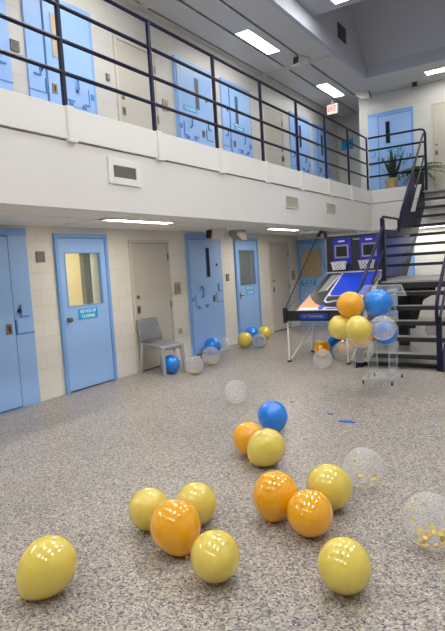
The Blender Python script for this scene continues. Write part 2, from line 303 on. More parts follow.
def grey_door(num, T, label, W=1.0, H=2.09, hands=(.12,), flip=False):
    root = thing('door_%d' % num, label, 'door', T(W / 2, 0, 0), kind='structure')
    MB(T).box(0, .05, 0, .035, 0, H).box(W - .05, W, 0, .035, 0, H).box(.05, W - .05, 0, .035, H - .05, H).build('frame', M['greyf'], root, bevel=.004)
    MB(T).box(.05, W - .05, 0, .012, 0, H - .05).build('seam', M['seam'], root)
    leaf = MB(T).box(.058, W - .058, .012, .026, .025, H - .058).build('leaf', M['grey'], root, bevel=.002)
    h = .12 if not flip else W - .12
    MB().lathe([(0, 0), (.032, 0), (.032, .012), (.02, .03), (0, .03)], T(h, .026, 1.19), T(0, 1, 0) - T(0, 0, 0), 14).build('deadbolt', M['steel'], leaf, True)
    lk = MB(T).box(h - .035, h + .035, .026, .036, .93, 1.05).build('lock_plate', M['brass'], leaf)
    MB(T).box(h - .01, h + .01, .036, .04, .96, 1.02).build('keyhole', M['keyhole'], lk)
    MB(T).box(W - .07, W - .045, .02, .045, 1.75, 1.87).box(W - .07, W - .045, .02, .045, .95, 1.07).box(W - .07, W - .045, .02, .045, .2, .32).build('hinge', M['steel'], root)
def glass_door(num, T, label, W, pane_m, H=2.16, knob='knob', behind=None, flip=False):
    root = thing('door_%d' % num, label, 'door', T(W / 2, 0, 0), kind='structure')
    MB(T).box(0, .055, 0, .04, 0, H).box(W - .055, W, 0, .04, 0, H).box(.055, W - .055, 0, .04, H - .055, H).build('frame', M['bluetop'], root, bevel=.004)
    a, b = .15, W - .155; c, d = WZ
    MB(T).box(.055, .064, 0, .012, 0, H - .055).box(W - .064, W - .055, 0, .012, 0, H - .055).box(.064, W - .064, 0, .012, H - .065, H - .055).box(.055, W - .055, 0, .006, 0, .025).build('seam', M['bluedk'], root)
    leaf = MB(T).box(.064, a, 0, .026, .025, H - .065).box(b, W - .064, 0, .026, .025, H - .065).box(a, b, 0, .026, .025, c).box(a, b, 0, .026, d, H - .065).build('leaf', M['blue'], root)
    MB(T).box(a, a + .015, -.02, .032, c, d).box(b - .015, b, -.02, .032, c, d).box(a, b, -.02, .032, c, c + .015).box(a, b, -.02, .032, d - .015, d).build('window_frame', M['bluetop'], leaf)
    MB(T).box(a + .015, b - .015, -.004, .002, c + .015, d - .015).build('pane', pane_m, leaf)
    if behind: behind(T, a, b, c, d, root)
    h = .13; ax = T(0, 1, 0) - T(0, 0, 0)
    if knob == 'knob':
        MB().lathe([(0, 0), (.034, 0), (.034, .008), (.014, .012), (.014, .035), (.03, .045), (.034, .06), (.024, .075), (0, .078)], T(h, .026, 1.0), ax, 16).build('door_knob', M['steel'], leaf, True)
    else:
        MB(T).tube([(h, .026, .97), (h, .075, .97), (h + .1, .075, .965)], .012, 8).box(h - .025, h + .025, .026, .034, .9, 1.04).build('door_handle', M['steel'], leaf)
def office(T, a, b, c, d, root):
    MB(T).box(b - .19, b - .06, -.2, -.12, c - .05, d + .08).build('blind_edge', M['blind'], root)
def store(T, a, b, c, d, root):
    MB(T).box(a, b - .12, -.035, -.025, c, d).build('curtain', M['blind'], root)
    MB(T).box(b - .1, b + .3, -.12, -.1, c - .05, d + .05).build('curtain_edge', M['blinddk'], root)
cell_door(1, on_left(3.38, 0), False, 'blue steel cell door nearest the camera on the ground floor')
glass_door(2, on_left(4.98, 0), 'light blue door with a lit square window and round knob', .98, M['glass'], behind=office)
grey_door(3, on_left(6.44, 0), 'tall beige grey door behind the plastic chair')
cell_door(4, on_left(7.93, 0), False, 'blue cell door with slit window behind the row of wall balloons')
glass_door(5, on_left(9.61, 0), 'blue door with a dim curtained window and lever handle', .99, M['glass'], knob='lever', behind=store)
grey_door(6, on_left(11.16, 0), 'beige grey door between the curtained blue door and the wall corner')
def corner_door():
    T = on_back(.02, 12.75, 0); W = .9
    root = thing('door_7', 'blue door with tan covered window behind the arcade game', 'door', T(W / 2, 0, 0), kind='structure')
    MB(T).box(0, .05, 0, .04, 0, 2.13).box(W - .05, W, 0, .04, 0, 2.13).box(.05, W - .05, 0, .04, 2.02, 2.13).build('frame', M['bluetop'], root)
    leaf = MB(T).box(.05, .068, 0, .026, 0, 2.02).box(.62, W - .05, 0, .026, 0, 2.02).box(.068, .62, 0, .026, 0, 1.2).box(.068, .62, 0, .026, 1.86, 2.02).build('leaf', M['blue'], root)
    MB(T).box(.05, .075, -.01, .03, 1.19, 1.87).box(.61, .64, -.01, .03, 1.19, 1.87).box(.075, .61, -.01, .03, 1.19, 1.21).box(.075, .61, -.01, .03, 1.85, 1.87).build('window_frame', M['bluetop'], leaf)
    MB(T).box(.07, .62, -.02, .0, 1.2, 1.86).build('paper_cover', M['tan'], leaf)
corner_door()
cell_door(8, on_left(3.4, ZU), False, 'blue cell door at the near end of the upper walkway')
cell_door(9, on_left(4.81, ZU), True, 'blue upper cell door with a tan covered slit window', slit='tan', su=.652)
grey_door(10, on_left(6.44, ZU), 'beige grey door on the upper walkway beside the tan slit door')
cell_door(11, on_left(7.92, ZU), False, 'blue upper cell door with a small light blue sign, third post along', slit='blind')
cell_door(12, on_left(9.44, ZU), True, 'blue upper cell door next to the signed door, dark slit window', slit='blinddk')
grey_door(13, on_left(11.2, ZU), 'beige grey door between the blue upper cells', flip=True)
cell_door(14, on_left(12.6, ZU), True, 'blue upper cell door near the far corner, nearer of the pair')
cell_door(15, on_left(14.05, ZU), True, 'blue upper cell door at the dark far end of the walkway')
cell_door(16, on_back(1.38, YB, ZU), True, 'blue cell door on the landing behind the potted plants', W=1.14)
grey_door(17, on_back(2.93, YB, ZU), 'beige grey door at the top of the stairs', H=2.2)
def under_stair_door():
    T = on_back(1.6, YB, 0); root = thing('door_18', 'blue door on the back wall seen through the open stairs', 'door', T(.42, 0, 0), kind='structure')
    MB(T).box(0, .05, 0, .04, 0, 2.16).box(.8, .85, 0, .04, 0, 2.16).box(.05, .8, 0, .04, 2.1, 2.16).build('frame', M['bluetop'], root)
    leaf = MB(T).box(.05, .8, 0, .026, .02, 2.1).build('leaf', M['blue'], root)
    MB(T).tube([(.13, .026, 1), (.13, .07, 1), (.24, .07, .99)], .012, 6).build('door_handle', M['steel'], leaf)
under_stair_door()

# ------------------------------------------------------------------ signs and fittings on the walls
def sign(T, u, z, wd, hg, lines, label, group=None, n=.03):
    root = thing('door_sign', label, 'sign', T(u, n, z - hg / 2), group)
    MB(T).box(u - wd / 2, u + wd / 2, n, n + .004, z - hg / 2, z + hg / 2).build('sign_board', M['sign'], root)
    right = T(1, 0, 0) - T(0, 0, 0)
    k = len(lines)
    for i, s in enumerate(lines):
        zz = z + hg * ((k - 1) / 2 - i) / k * .95
        lettering(s, hg / k * .88, T(u, n + .005, zz), right, (0, 0, 1), M['signtxt'], root, width=wd * (.82 if i == 0 else .68))
sign(on_left(0, 0), 5.475, 1.05, .36, .145, ['METHOD OF', 'CLOSING'], 'small blue two-line sign below the window of the knobbed door')
sign(on_left(0, 0), 10.15, 1.1, .36, .075, ['METHOD OF'], 'thin blue sign strip under the curtained window')
sign(on_left(0, 0), 10.17, 1.005, .32, .085, ['CLOSING'], 'lower blue sign strip near the lever handle')
sign(on_back(0, 12.75, 0), .28, 1.05, .38, .13, ['METHOD OF', 'CLOSING'], 'blue sign below the tan covered window behind the arcade')
sign(on_left(0, ZU), 8.3, 1.37, .4, .09, ['CLOSING'], 'light blue sign strip on the upper door below its slit', n=.052)
sign(on_left(0, ZU), 10.05, 1.35, .4, .13, ['METHOD OF', 'CLOSING'], 'light blue sign on the upper door next to the railing post', n=.052)
sign(on_back(0, YB, ZU), 2.05, 1.24, .36, .13, ['METHOD OF', 'CLOSING'], 'blue sign on the landing door above the snake plant', n=.052)
sign(on_back(0, 16, ZU), .3, 1.88, .36, .3, [], 'square blue sign on the shaded corridor end wall', n=.002)
def plate(T, u, z, wd, hg, m, name, label, cat, n=0, slot=True, group=None):
    root = thing(name, label, cat, T(u, n, z - hg / 2), group)
    MB(T).box(u - wd / 2, u + wd / 2, n, n + .025, z - hg / 2, z + hg / 2).build('cover_plate', m, root, bevel=.004)
    if slot == 'grille':
        g = MB(T)
        for i in range(5):
            zz = z - hg * .36 + i * hg * .18; g.box(u - wd * .38, u + wd * .38, n + .025, n + .029, zz - hg * .03, zz + hg * .03)
        g.build('grille_slot', M['seam'], root)
    elif slot: MB(T).box(u - wd * .22, u + wd * .22, n + .025, n + .03, z - hg * .2, z + hg * .2).build('cover_inset', M['steel'], root)
L0 = on_left(0, 0)
plate(L0, 4.75, 1.855, .13, .14, M['plateg'], 'wall_speaker', 'square grey speaker grille beside the near blue cell door', 'speaker', slot='grille')
plate(L0, 7.63, 1.26, .15, .2, M['plate'], 'wall_intercom', 'tan wall box between the beige door and the blue cell door', 'intercom')
plate(L0, 9.3, 1.365, .1, .14, M['greyd'], 'wall_intercom', 'small grey wall box beside the curtained door', 'intercom')
plate(L0, 12.4, 1.27, .17, .22, M['plate'], 'wall_intercom', 'tan wall box at the wall corner beyond the last beige door', 'intercom')
plate(L0, 7.62, .515, .09, .1, M['ivory'], 'wall_outlet', 'small outlet plate low on the wall beside the chair', 'outlet')
plate(on_left(0, ZU), 4.65, 1.39, .13, .13, M['plateg'], 'wall_speaker', 'square grey grille on the upper wall between blue doors', 'speaker', slot='grille')
plate(on_left(0, ZU), 7.63, 1.3, .15, .19, M['plate'], 'wall_intercom', 'tan wall box on the upper wall behind the railing', 'intercom')
plate(on_left(0, ZU), 6.27, 1.42, .07, .1, M['greyd'], 'wall_outlet', 'small dark plate beside the upper beige door', 'outlet')
def vent(y0, y1, z0, z1, label, gm):
    T = on_left(0, 0); root = thing('air_vent', label, 'vent', (XB, (y0 + y1) / 2, z0), 'vents on the balcony front')
    n = XB; f = .075 if gm == 'plateg' else .02
    MB(T).box(y0 - f, y0, n, n + .018, z0 - f, z1 + f).box(y1, y1 + f, n, n + .018, z0 - f, z1 + f).box(y0, y1, n, n + .018, z0 - f, z0).box(y0, y1, n, n + .018, z1, z1 + f).build('vent_frame', M['band'], root, bevel=.004)
    MB(T).box(y0, y1, n, n + .004, z0, z1).build('vent_backing', M['seam'] if gm == 'plateg' else M['ivory'], root)
    s = MB(T); k = 14
    for i in range(k): yy = y0 + (y1 - y0) * (i + .5) / k; s.box(yy - .005, yy + .005, n + .004, n + .014, z0, z1)
    for i in range(5): zz = z0 + (z1 - z0) * (i + .5) / 5; s.box(y0, y1, n + .004, n + .012, zz - .004, zz + .004)
    s.build('vent_grille', M[gm], root)
vent(4.48, 4.85, 2.62, 2.745, 'dark grilled air vent in a white frame on the balcony front', 'plateg')
vent(8.76, 9.28, 2.56, 2.74, 'pale square air vent on the balcony front above the curtained door', 'ivory')
vent(10.65, 11.18, 2.56, 2.74, 'pale air vent on the balcony front above the arcade, furthest along', 'ivory')
t = thing('well_vent', 'dark vent grille high on the side of the skylight well', 'vent', (1.8, 11.5, 6.1))
MB().box(1.8, 1.815, 11.25, 11.7, 6.1, 6.4).build('vent_backing', M['dark'], t)
s = MB()
for i in range(7): s.box(1.815, 1.825, 11.25, 11.7, 6.12 + i * .04, 6.135 + i * .04)
s.build('vent_slat', M['seam'], t)
def camera(x, y, z, dirv, m, label, sc=1):
    root = thing('security_camera', label, 'security camera', (x, y, z)); d = Vector(dirv).normalized(); sd = d.cross(Vector((0, 0, 1))); o = Vector((x, y, z - .11 * sc)); u = Vector((0, 0, 1))
    T = lambda a, b, c: o + sd * a * sc + d * b * sc + u * c * sc
    def hull(nm, mm, pts, ext): return MB(T).prism(pts, ext).build(nm, mm, root, bevel=.006)
    hull('camera_housing', m, [(-.09, -.16, .11), (-.09, .16, .11), (-.09, .2, -.08), (-.09, .02, -.08), (-.09, -.16, .03)], (.18, 0, 0))
    MB(T).prism([(-.065, .168, .085), (.065, .168, .085), (.065, .196, -.05), (-.065, .196, -.05)], (0, .014, .002)).build('camera_window', M['black'], root)
camera(.55, 8.16, 2.25, (-.28, -1, 0), M['camw'], 'white wedge camera under the soffit with a black window')
camera(.5, 8.95, 2.25, (.1, 1, 0), M['camg'], 'grey wedge camera under the soffit turned away, beside the white one')
camera(1.15, 10.85, 5.75, (-.25, -1, 0), M['camw'], 'white boxed camera on the upper ceiling near the larger light')
camera(1.38, 14.1, 5.75, (1, .1, 0), M['camw'], 'white camera at the ceiling corner above the landing railing')
camera(2.6, 14.3, 5.75, (.3, -1, 0), M['camg'], 'small grey camera on the ceiling above the landing door', .8)
t = thing('exit_sign', 'lit red and white exit sign hanging from the walkway ceiling', 'exit sign', (.6, 14, 5.3))
MB().box(.46, .75, 14.0, 14.07, 5.34, 5.6).build('sign_case', M['greyd'], t)
MB().box(.475, .735, 13.99, 14.0, 5.355, 5.585).build('sign_face', M['exit_'], t)
MB().box(.58, .62, 14.02, 14.05, 5.6, 5.75).build('sign_bracket', M['greyd'], t)
lettering('EXIT', .19, (.605, 13.985, 5.475), (1, 0, 0), (0, 0, 1), M['exitred'], t, width=.22)

# ------------------------------------------------------------------ railings
RX = XB - .03
t = thing('balcony_railing', 'long navy four-rail railing along the edge of the upper walkway', 'railing', (RX, 5, 3.2))
ZR = (3.565, 3.875, 4.2, 4.5)
for z in ZR: MB().tube([(RX, -6.1, z), (RX, YL, z)], .022, 8).build('rail', M['navy'], t, True)
ys = [3.91 - 1.39 * k for k in range(1, 8)][::-1] + [3.91 + 1.388 * k for k in range(8)]
for y in ys:
    MB().box(RX - .02, RX + .02, y - .022, y + .022, 3.23, 4.5).build('post', M['navy'], t, bevel=.006)
    a = MB().box(XB + .0, XB + .045, y - .045, y + .045, 2.93, 3.235).box(XB + .0, XB + .05, y - .06, y + .06, 2.89, 2.93).build('post_anchor', M['band'], t, bevel=.005)
t = thing('landing_railing', 'short navy railing with rounded end in front of the landing plants', 'railing', (2.2, YL, 3.2))
LY = YL + .03; ex = 2.95
for i, z in enumerate(ZR):
    if i < 3: MB().tube([(RX + .03, LY, z), (ex, LY, z)], .024, 8).build('rail', M['navy'], t, True)
    else: MB().tube([(RX + .03, LY, z), (ex - .12, LY, z), (ex - .05, LY, z - .015), (ex - .012, LY, z - .06), (ex, LY, z - .12)], .024, 8).build('rail', M['navy'], t, True)
MB().box(ex - .028, ex + .028, LY - .028, LY + .028, 3.05, 4.4).build('post', M['navy'], t, bevel=.008)

# ------------------------------------------------------------------ staircase
st = thing('staircase', 'navy steel open-riser staircase climbing to the upper landing', 'stairs', (3.7, 9, 0))
RISE = 3.05 / 15; RUN = .255; XL, XR, XU = 3.15, 4.30, 2.92
def step(x0, x1, y, z, d=.29):
    o = MB().box(x0, x1, y, y + d, z - .035, z).build('tread', M['tread'], st, bevel=.004)
    MB().box(x0, x1, y - .012, y, z - .055, z - .002).box(x0, x1, y, y + .05, z - .002, z + .003).build('nosing', M['nose'], o)
for k in range(1, 6): step(XL, XR, 7.74 + (k - 1) * RUN, k * RISE)
zl = 1.185; YU = 11.36
MB().prism([(XL, 9.0, zl - .1), (XR, 9.0, zl - .1), (XR, YU, zl - .1), (XU, YU, zl - .1), (XU, 9.95, zl - .1), (XL, 9.95, zl - .1)], (0, 0, .1)).build('mid_landing', M['tread'], st)
MB().box(XL, XR, 8.985, 9.0, zl - .12, zl - .03).build('landing_nosing', M['nose'], st)
for k in range(7, 15): step(XU, XR, YU + (k - 7) * RUN, k * RISE)
MB().box(XU, XR, YU + 8 * RUN, YL + .1, 3.01, 3.052).build('top_plate', M['tread'], st)
for x in (XL - .03, XR + .005):
    MB().prism([(x, 7.66, 0), (x, 7.92, 0), (x, 9.0, zl - .3), (x, 9.05, zl - .3), (x, 9.05, zl + .03), (x, 8.95, zl + .03), (x, 7.66, .2)], (.025, 0, 0)).build('stringer', M['navy'], st)
MB().prism([(XR + .005, 9.05, zl - .2), (XR + .005, YU + .1, zl - .2), (XR + .005, YL, 2.75), (XR + .005, YL, 3.1), (XR + .005, YU - .1, zl + .06), (XR + .005, 9.05, zl + .03)], (.025, 0, 0)).build('stringer', M['navy'], st)
MB().prism([(XU - .03, 9.9, zl - .2), (XU - .03, YU + .1, zl - .2), (XU - .03, YL - .02, 2.7), (XU - .03, YL - .02, 3.36), (XU - .03, YU - .05, zl + .1), (XU - .03, 9.9, zl + .03)], (.025, 0, 0)).build('stringer', M['navy'], st)
# rails of the lower flight
for x in (XL + .02, XR - .03):
    MB().box(x - .035, x + .035, 7.7, 7.77, 0, .75).build('newel_post', M['navy'], st, bevel=.008)
    MB().tube([(x, 9.14, 2.1), (x, 7.95, 1.22), (x, 7.72, 1.04), (x, 7.63, .92), (x, 7.6, .78), (x, 7.63, .66), (x, 7.7, .6), (x, 7.75, .62)], .025, 10).build('handrail', M['navy'], st, True)
    MB().tube([(x, 9.14, 1.72), (x, 7.76, .68)], .018, 8).build('mid_rail', M['navy'], st, True)
for x in (XL + .02,):
    MB().box(x - .03, x + .03, 9.1, 9.16, zl - .3, 2.2).build('landing_post', M['navy'], st, bevel=.006)
MB().box(XU - .03, XU + .03, 9.95, 10.01, zl - .2, 2.28).build('landing_post', M['navy'], st, bevel=.006)
MB().tube([(XU, 9.98, 2.1), (XU, 9.98, 2.27), (XU, 10.05, 2.31), (XU, 11.0, 2.31), (XU, 11.12, 2.31), (XU, 11.12, 2.05)], .022, 8).build('landing_rail', M['navy'], st, True)
MB().prism([(XU - .008, 10.0, zl), (XU - .008, 11.3, zl), (XU - .008, 12.4, 2.0), (XU - .008, 10.0, 1.95)], (.016, 0, 0)).build('guard_panel', M['tint'], st)
MB().prism([(XU - .012, 9.98, 1.92), (XU - .012, 12.25, 2.02), (XU - .012, 12.75, 2.55), (XU - .012, 11.35, 2.45), (XU - .012, 11.0, 2.08), (XU - .012, 9.98, 2.08)], (.02, 0, 0)).build('guard_plate', M['navy'], st)
MB().tube([(XU, 11.12, 2.12), (XU, 11.4, 2.48), (XU, YL - .02, 4.38)], .024, 8).build('handrail', M['navy'], st, True)
MB().tube([(XU, 12.2, 2.6), (XU, YL - .02, 3.85)], .02, 8).build('mid_rail', M['navy'], st, True)
MB().prism([(XU - .01, 11.3, 2.3), (XU - .01, 12.6, 3.42), (XU - .01, 12.6, 2.9), (XU - .01, 11.9, 2.3)], (.015, 0, 0)).build('infill_plate', M['navy'], st)
MB().tube([(XR - .03, 9.14, 2.1), (XR - .03, 9.6, 2.2), (XR - .03, YU - .1, 2.2), (XR - .03, YL, 4.1)], .024, 8).build('handrail', M['navy'], st, True)
MB().box(3.2, 3.36, 9.8, 9.96, 0, zl - .1).build('support_column', M['black'], st, bevel=.005)
MB().prism([(3.36, 9.87, .3), (3.47, 9.87, .3), (3.62, 9.87, .8), (3.8, 9.87, .9), (3.85, 9.87, zl - .1), (3.36, 9.87, zl - .1)], (0, .02, 0)).build('gusset_plate', M['board'], st)
MB().box(XL, XR, 7.9, 7.96, 0, .05).build('shadow_bar', M['nose'], st)  # black bar added in place of the shadow line at the stair foot

# ------------------------------------------------------------------ plants on the landing
def blade(mb, base, dirv, length, width, bend, n=6):
    d = Vector(dirv).normalized(); sd = d.cross(Vector((0, 0, 1)));
    sd = sd.normalized() if sd.length > .05 else Vector((random.uniform(-1, 1), random.uniform(-1, 1), 0)).normalized()
    nn = sd.cross(d); L = []
    for i in range(n + 1):
        tt = i / n; p = Vector(base) + d * length * tt + Vector((d.x, d.y, -.6)) * bend * tt * tt
        wd = width * (math.sin(math.pi * min(1, .28 + .72 * tt)) ** .8 if tt < 1 else 0.02)
        L.append((mb.bm.verts.new(p - sd * wd / 2), mb.bm.verts.new(p + nn * wd * .12), mb.bm.verts.new(p + sd * wd / 2)))
    for a, b in zip(L, L[1:]):
        mb.bm.faces.new((a[0], a[1], b[1], b[0])); mb.bm.faces.new((a[1], a[2], b[2], b[1]))
pl = thing('snake_plant', 'snake plant with upright dark leaves in a tan ribbed pot', 'plant', (2.08, 13.93, ZU))
MB().lathe([(0, 0), (.115, 0), (.12, .02), (.135, .3), (.138, .34), (.155, .35), (.158, .44), (.145, .45), (.135, .41), (0, .4)], (2.08, 13.93, ZU), seg=24).build('pot', M['pot'], pl, True)
MB().lathe([(0, 0), (.135, 0), (.13, .012), (0, .02)], (2.08, 13.93, ZU + .4), seg=20).build('soil', M['soil'], pl, True)
lf = MB()
for i in range(20):
    a = i * 2.4; r = .02 + .055 * random.random(); tl = .1 + .65 * random.random() * (i % 3 > 0)
    blade(lf, (2.11 + r * math.cos(a), 13.95 + r * math.sin(a), ZU + .41), (math.cos(a) * tl, math.sin(a) * tl * .6, 1), .45 + .36 * random.random(), .09, .02)
lf.build('leaves', M['snake'], pl, True)
pl = thing('potted_fern', 'spreading green fern in a dark pot beside the railing end', 'plant', (2.72, 13.98, ZU))
MB().lathe([(0, 0), (.1, 0), (.13, .46), (.14, .48), (.13, .5), (.115, .46), (0, .44)], (2.72, 13.98, ZU), seg=20).build('pot', M['potd'], pl, True)
lf = MB()
for i in range(20):
    a = i * 2.399; el = .25 + .8 * random.random(); ln = .42 + .25 * random.random(); base = Vector((2.74, 13.98, ZU + .52)); d = Vector((math.cos(a) * math.cos(el), .4 * math.sin(a) * math.cos(el), math.sin(el)))
    pts = [base + d * ln * k / 8 + Vector((d.x, d.y, -1.1)) * .3 * (k / 8) ** 2 for k in range(9)]
    lf.tube(pts, .004, 4)
    for k in range(1, 9):
        q = pts[k]; tg = (pts[k] - pts[k - 1]).normalized(); sd = tg.cross(Vector((0, 0, 1))).normalized()
        for s_ in (-1, 1): blade(lf, q, sd * s_ + tg * .5 - Vector((0, 0, .2)), .15 * (1 - .6 * k / 9), .06, .01, 3)
lf.build('fronds', M['fern'], pl, False)

# ------------------------------------------------------------------ chair
cx, cy = .39, 6.6; ang = math.radians(-9)
ch = thing('plastic_chair', 'grey moulded plastic chair standing against the beige door', 'chair', (cx, cy, 0))
ca, sa = math.cos(ang), math.sin(ang)
TC = lambda f, s_, z: Vector((cx + f * ca - s_ * sa, cy + f * sa + s_ * ca, z))      # f forward, s to its left
def leg(f0, s0, f1, s1, ztop):
    mb = MB(TC); a = .02
    v0 = [mb.bm.verts.new(TC(f0 + i * a, s0 + j * a, 0)) for i, j in ((-1, -1), (1, -1), (1, 1), (-1, 1))]; b = .028
    v1 = [mb.bm.verts.new(TC(f1 + i * b, s1 + j * b, ztop)) for i, j in ((-1, -1), (1, -1), (1, 1), (-1, 1))]
    mb.bm.faces.new(v0[::-1]); mb.bm.faces.new(v1)
    for i in range(4): mb.bm.faces.new((v0[i], v0[(i + 1) % 4], v1[(i + 1) % 4], v1[i]))
    mb.build('leg', M['chairleg'], ch, bevel=.006)
leg(.27, .215, .235, .2, .445); leg(.27, -.215, .235, -.2, .445); leg(-.27, .215, -.2, .205, .45); leg(-.27, -.215, -.2, -.205, .45)
def shell(fn, nu, nv, th, name, m):
    mb = MB(TC); g = [[fn(i / nu, j / nv) for j in range(nv + 1)] for i in range(nu + 1)]
    V = [[mb.bm.verts.new(TC(*g[i][j])) for j in range(nv + 1)] for i in range(nu + 1)]
    for i in range(nu):
        for j in range(nv): mb.bm.faces.new((V[i][j], V[i + 1][j], V[i + 1][j + 1], V[i][j + 1]))
    o = mb.build(name, m, ch, True); s_ = o.modifiers.new('solid', 'SOLIDIFY'); s_.thickness = th; s_.offset = 0; return o
shell(lambda a, b: (-.22 + .48 * a, (b - .5) * (.46 - .03 * (1 - a)), .455 + .012 * math.cos(a * 3.2) - .02 * math.sin(math.pi * b) - (.03 * max(0, a - .85) / .15)), 10, 8, .026, 'seat', M['chair'])
shell(lambda a, b: (-.215 - .09 * a - .035 * math.sin(math.pi * b), (b - .5) * (.45 - .05 * a * a), .50 + .34 * a), 8, 8, .022, 'backrest', M['chair'])
MB(TC).tube([(-.215, .2, .44), (-.235, .21, .52), (-.27, .2, .7)], .018, 6).build('back_post', M['chairleg'], ch, True)
MB(TC).tube([(-.215, -.2, .44), (-.235, -.21, .52), (-.27, -.2, .7)], .018, 6).build('back_post', M['chairleg'], ch, True)
MB(TC).tube([(-.2, .2, .432), (.235, .2, .432)], .014, 6).tube([(-.2, -.2, .432), (.235, -.2, .432)], .014, 6).tube([(.235, -.2, .432), (.235, .2, .432)], .014, 6).build('seat_rail', M['chairleg'], ch)

# ------------------------------------------------------------------ basketball arcade game
ar = thing('basketball_arcade', 'folding two-hoop basketball arcade game with blue court and black front', 'arcade game', (2.45, 8.8, 0))
AX0, AX1, FY = 1.86, 3.02, 7.98
MB().box(AX0, AX1, FY, FY + .05, .65, .815).build('front_panel', M['black'], ar, bevel=.01)
lp = MB().prism([(2.125 + .05 - .05 * math.sin(a), FY - .012, .727 + .048 * math.cos(a)) for a in [math.pi * k / 8 for k in range(9)]] + [(2.55 + .05 * math.sin(a), FY - .012, .727 - .048 * math.cos(a)) for a in [math.pi * k / 8 for k in range(9)]], (0, .012, 0)).build('logo_plate', M['logo'], ar)
lettering('LA TRAINING', .055, (2.36, FY - .014, .727), (1, 0, 0), (0, 0, 1), M['courtg'], ar, width=.34)
PX0, PX1 = 2.03, 2.99; A = Vector((0, FY + .05, .80)); B = Vector((0, 9.56, 1.34)); nrm = Vector((0, -(B - A).z, (B - A).y)).normalized()
def PF(s_, t_, h): p = A + (B - A) * t_ + nrm * h; return Vector((PX0 + (PX1 - PX0) * s_, p.y, p.z))
def field(name, pts, h, m, parent, th=.003):
    mb = MB(PF); a = [mb.bm.verts.new(PF(s_, t_, h)) for s_, t_ in pts]; b = [mb.bm.verts.new(PF(s_, t_, h - th)) for s_, t_ in pts]; n = len(pts)
    mb.bm.faces.new(a); mb.bm.faces.new(b[::-1])
    for i in range(n): mb.bm.faces.new((a[i], a[(i + 1) % n], b[(i + 1) % n], b[i]))
    return mb.build(name, m, parent)
pf = field('playfield', [(0, 0), (1, 0), (1, 1), (0, 1)], 0, M['courto'], ar, .03)
field('court_black', [(.03, 1), (1, 1), (1, .12), (.62, .09), (.42, .11), (.24, .19), (.1, .3), (.0, .42), (.0, 1)], .004, M['courtk'], pf)
field('court_white_line', [(.28, .98), (1, .98), (1, .3), (.62, .24), (.44, .18), (.36, .24), (.345, .36)], .008, M['courtw'], pf)
field('court_blue_lane', [(.31, .98), (1, .98), (1, .36), (.6, .36), (.42, .36), (.38, .42)], .012, M['court'], pf)
field('court_inner_black', [(.6, .34), (.9, .33), (.9, .3), (.62, .26), (.45, .21), (.39, .25), (.38, .34)], .014, M['courtk'], pf)
field('court_blue_edge', [(1, .29), (1, .14), (.7, .12), (.72, .24)], .010, M['court'], pf)
field('court_grey_stripe', [(.1, .94), (.25, .94), (.24, .5), (.13, .46)], .008, M['courtg'], pf)
field('court_stripe_edge', [(.25, .94), (.27, .94), (.265, .5), (.24, .5)], .008, M['courtw'], pf)
field('front_band', [(.05, .075), (1, .075), (1, .015), (.05, .015)], .008, M['courtw'], pf)
field('emblem', [(.36, .1), (.42, .13), (.48, .1), (.46, .03), (.4, .02)], .012, M['court'], pf)
field('band_lettering', [(.52, .06), (.98, .06), (.98, .035), (.52, .035)], .012, M['boardb'], pf)
for x in (AX0 + .02, AX1 - .02): MB().tube([(x + (.17 if x < 2.4 else -.05), FY + .04, .70), (x + (.17 if x < 2.4 else -.05), 9.58, 1.27)], .02, 8).build('side_rail', M['black'], ar, True)
# backboard
BX0, BX1, BY = 1.99, 3.07, 9.6
def rrect(x0, x1, z0, z1, y, r, n=5, top_only=True):
    P = [(x0, y, z0), (x1, y, z0)]
    for cx_, a0 in ((x1 - r, 0), (x0 + r, math.pi / 2)):
        P += [(cx_ + r * math.cos(a0 + math.pi / 2 * i / n), y, z1 - r + r * math.sin(a0 + math.pi / 2 * i / n)) for i in range(n + 1)]
    return P
bb = MB().prism(rrect(BX0, BX1, 1.36, 2.02, BY, .07), (0, .04, 0)).build('backboard', M['board'], ar)
MB().tube(rrect(BX0, BX1, 1.36, 2.02, BY, .07), .013, 6, closed=True).build('backboard_trim', M['courtg'], bb)
MB().box(BX0, BX1, BY - .02, BY, 1.345, 1.365).build('lower_edge', M['courtw'], bb)
MB().box(2.5, 2.63, BY - .012, BY, 1.92, 1.945).build('brace_plate', M['courtg'], bb)
for hx in (2.29, 2.79):
    hb = MB().prism(rrect(hx - .165, hx + .165, 1.5, 1.965, BY - .02, .05), (0, .02, 0)).build('hoop_board', M['boardb'], ar)
    MB().prism([(hx - .13, BY - .03, 1.61), (hx + .13, BY - .03, 1.61), (hx + .13, BY - .03, 1.85), (hx - .13, BY - .03, 1.85)], (0, .01, 0)).build('screen_frame', M['courtg'], hb)
    MB().box(hx - .1, hx + .1, BY - .036, BY - .03, 1.64, 1.82).build('screen', M['black'], hb)
    MB().box(hx - .06, hx + .06, BY - .025, BY - .019, 1.9, 1.925).build('board_label', M['courtw'], hb)
    ring = [(hx + .14 * math.cos(k * math.pi / 9), BY - .19 + .14 * math.sin(k * math.pi / 9), 1.545) for k in range(18)]
    MB().tube(ring, .009, 6, closed=True).build('hoop_ring', M['rim'], ar, True)
    nt_ = MB()
    for k in range(12):
        for s_ in (-1, 1):
            pts = []
            for j in range(5):
                a = (k + s_ * j * .5) * math.pi / 6; r = .138 - .03 * (j / 4) ** .7
                pts.append((hx + r * math.cos(a), BY - .19 + r * math.sin(a), 1.54 - .034 * j))
            nt_.tube(pts, .007, 4)
    nt_.build('hoop_net', M['net'], ar)
    MB().box(hx - .05, hx + .05, BY - .06, BY - .02, 1.53, 1.56).build('hoop_bracket', M['courtg'], ar)
for x in (BX0 + .03, BX1 - .03): MB().tube([(x, BY + .06, 1.2), (x, BY + .06, 2.0)], .018, 8).build('upright', M['black'], ar, True)
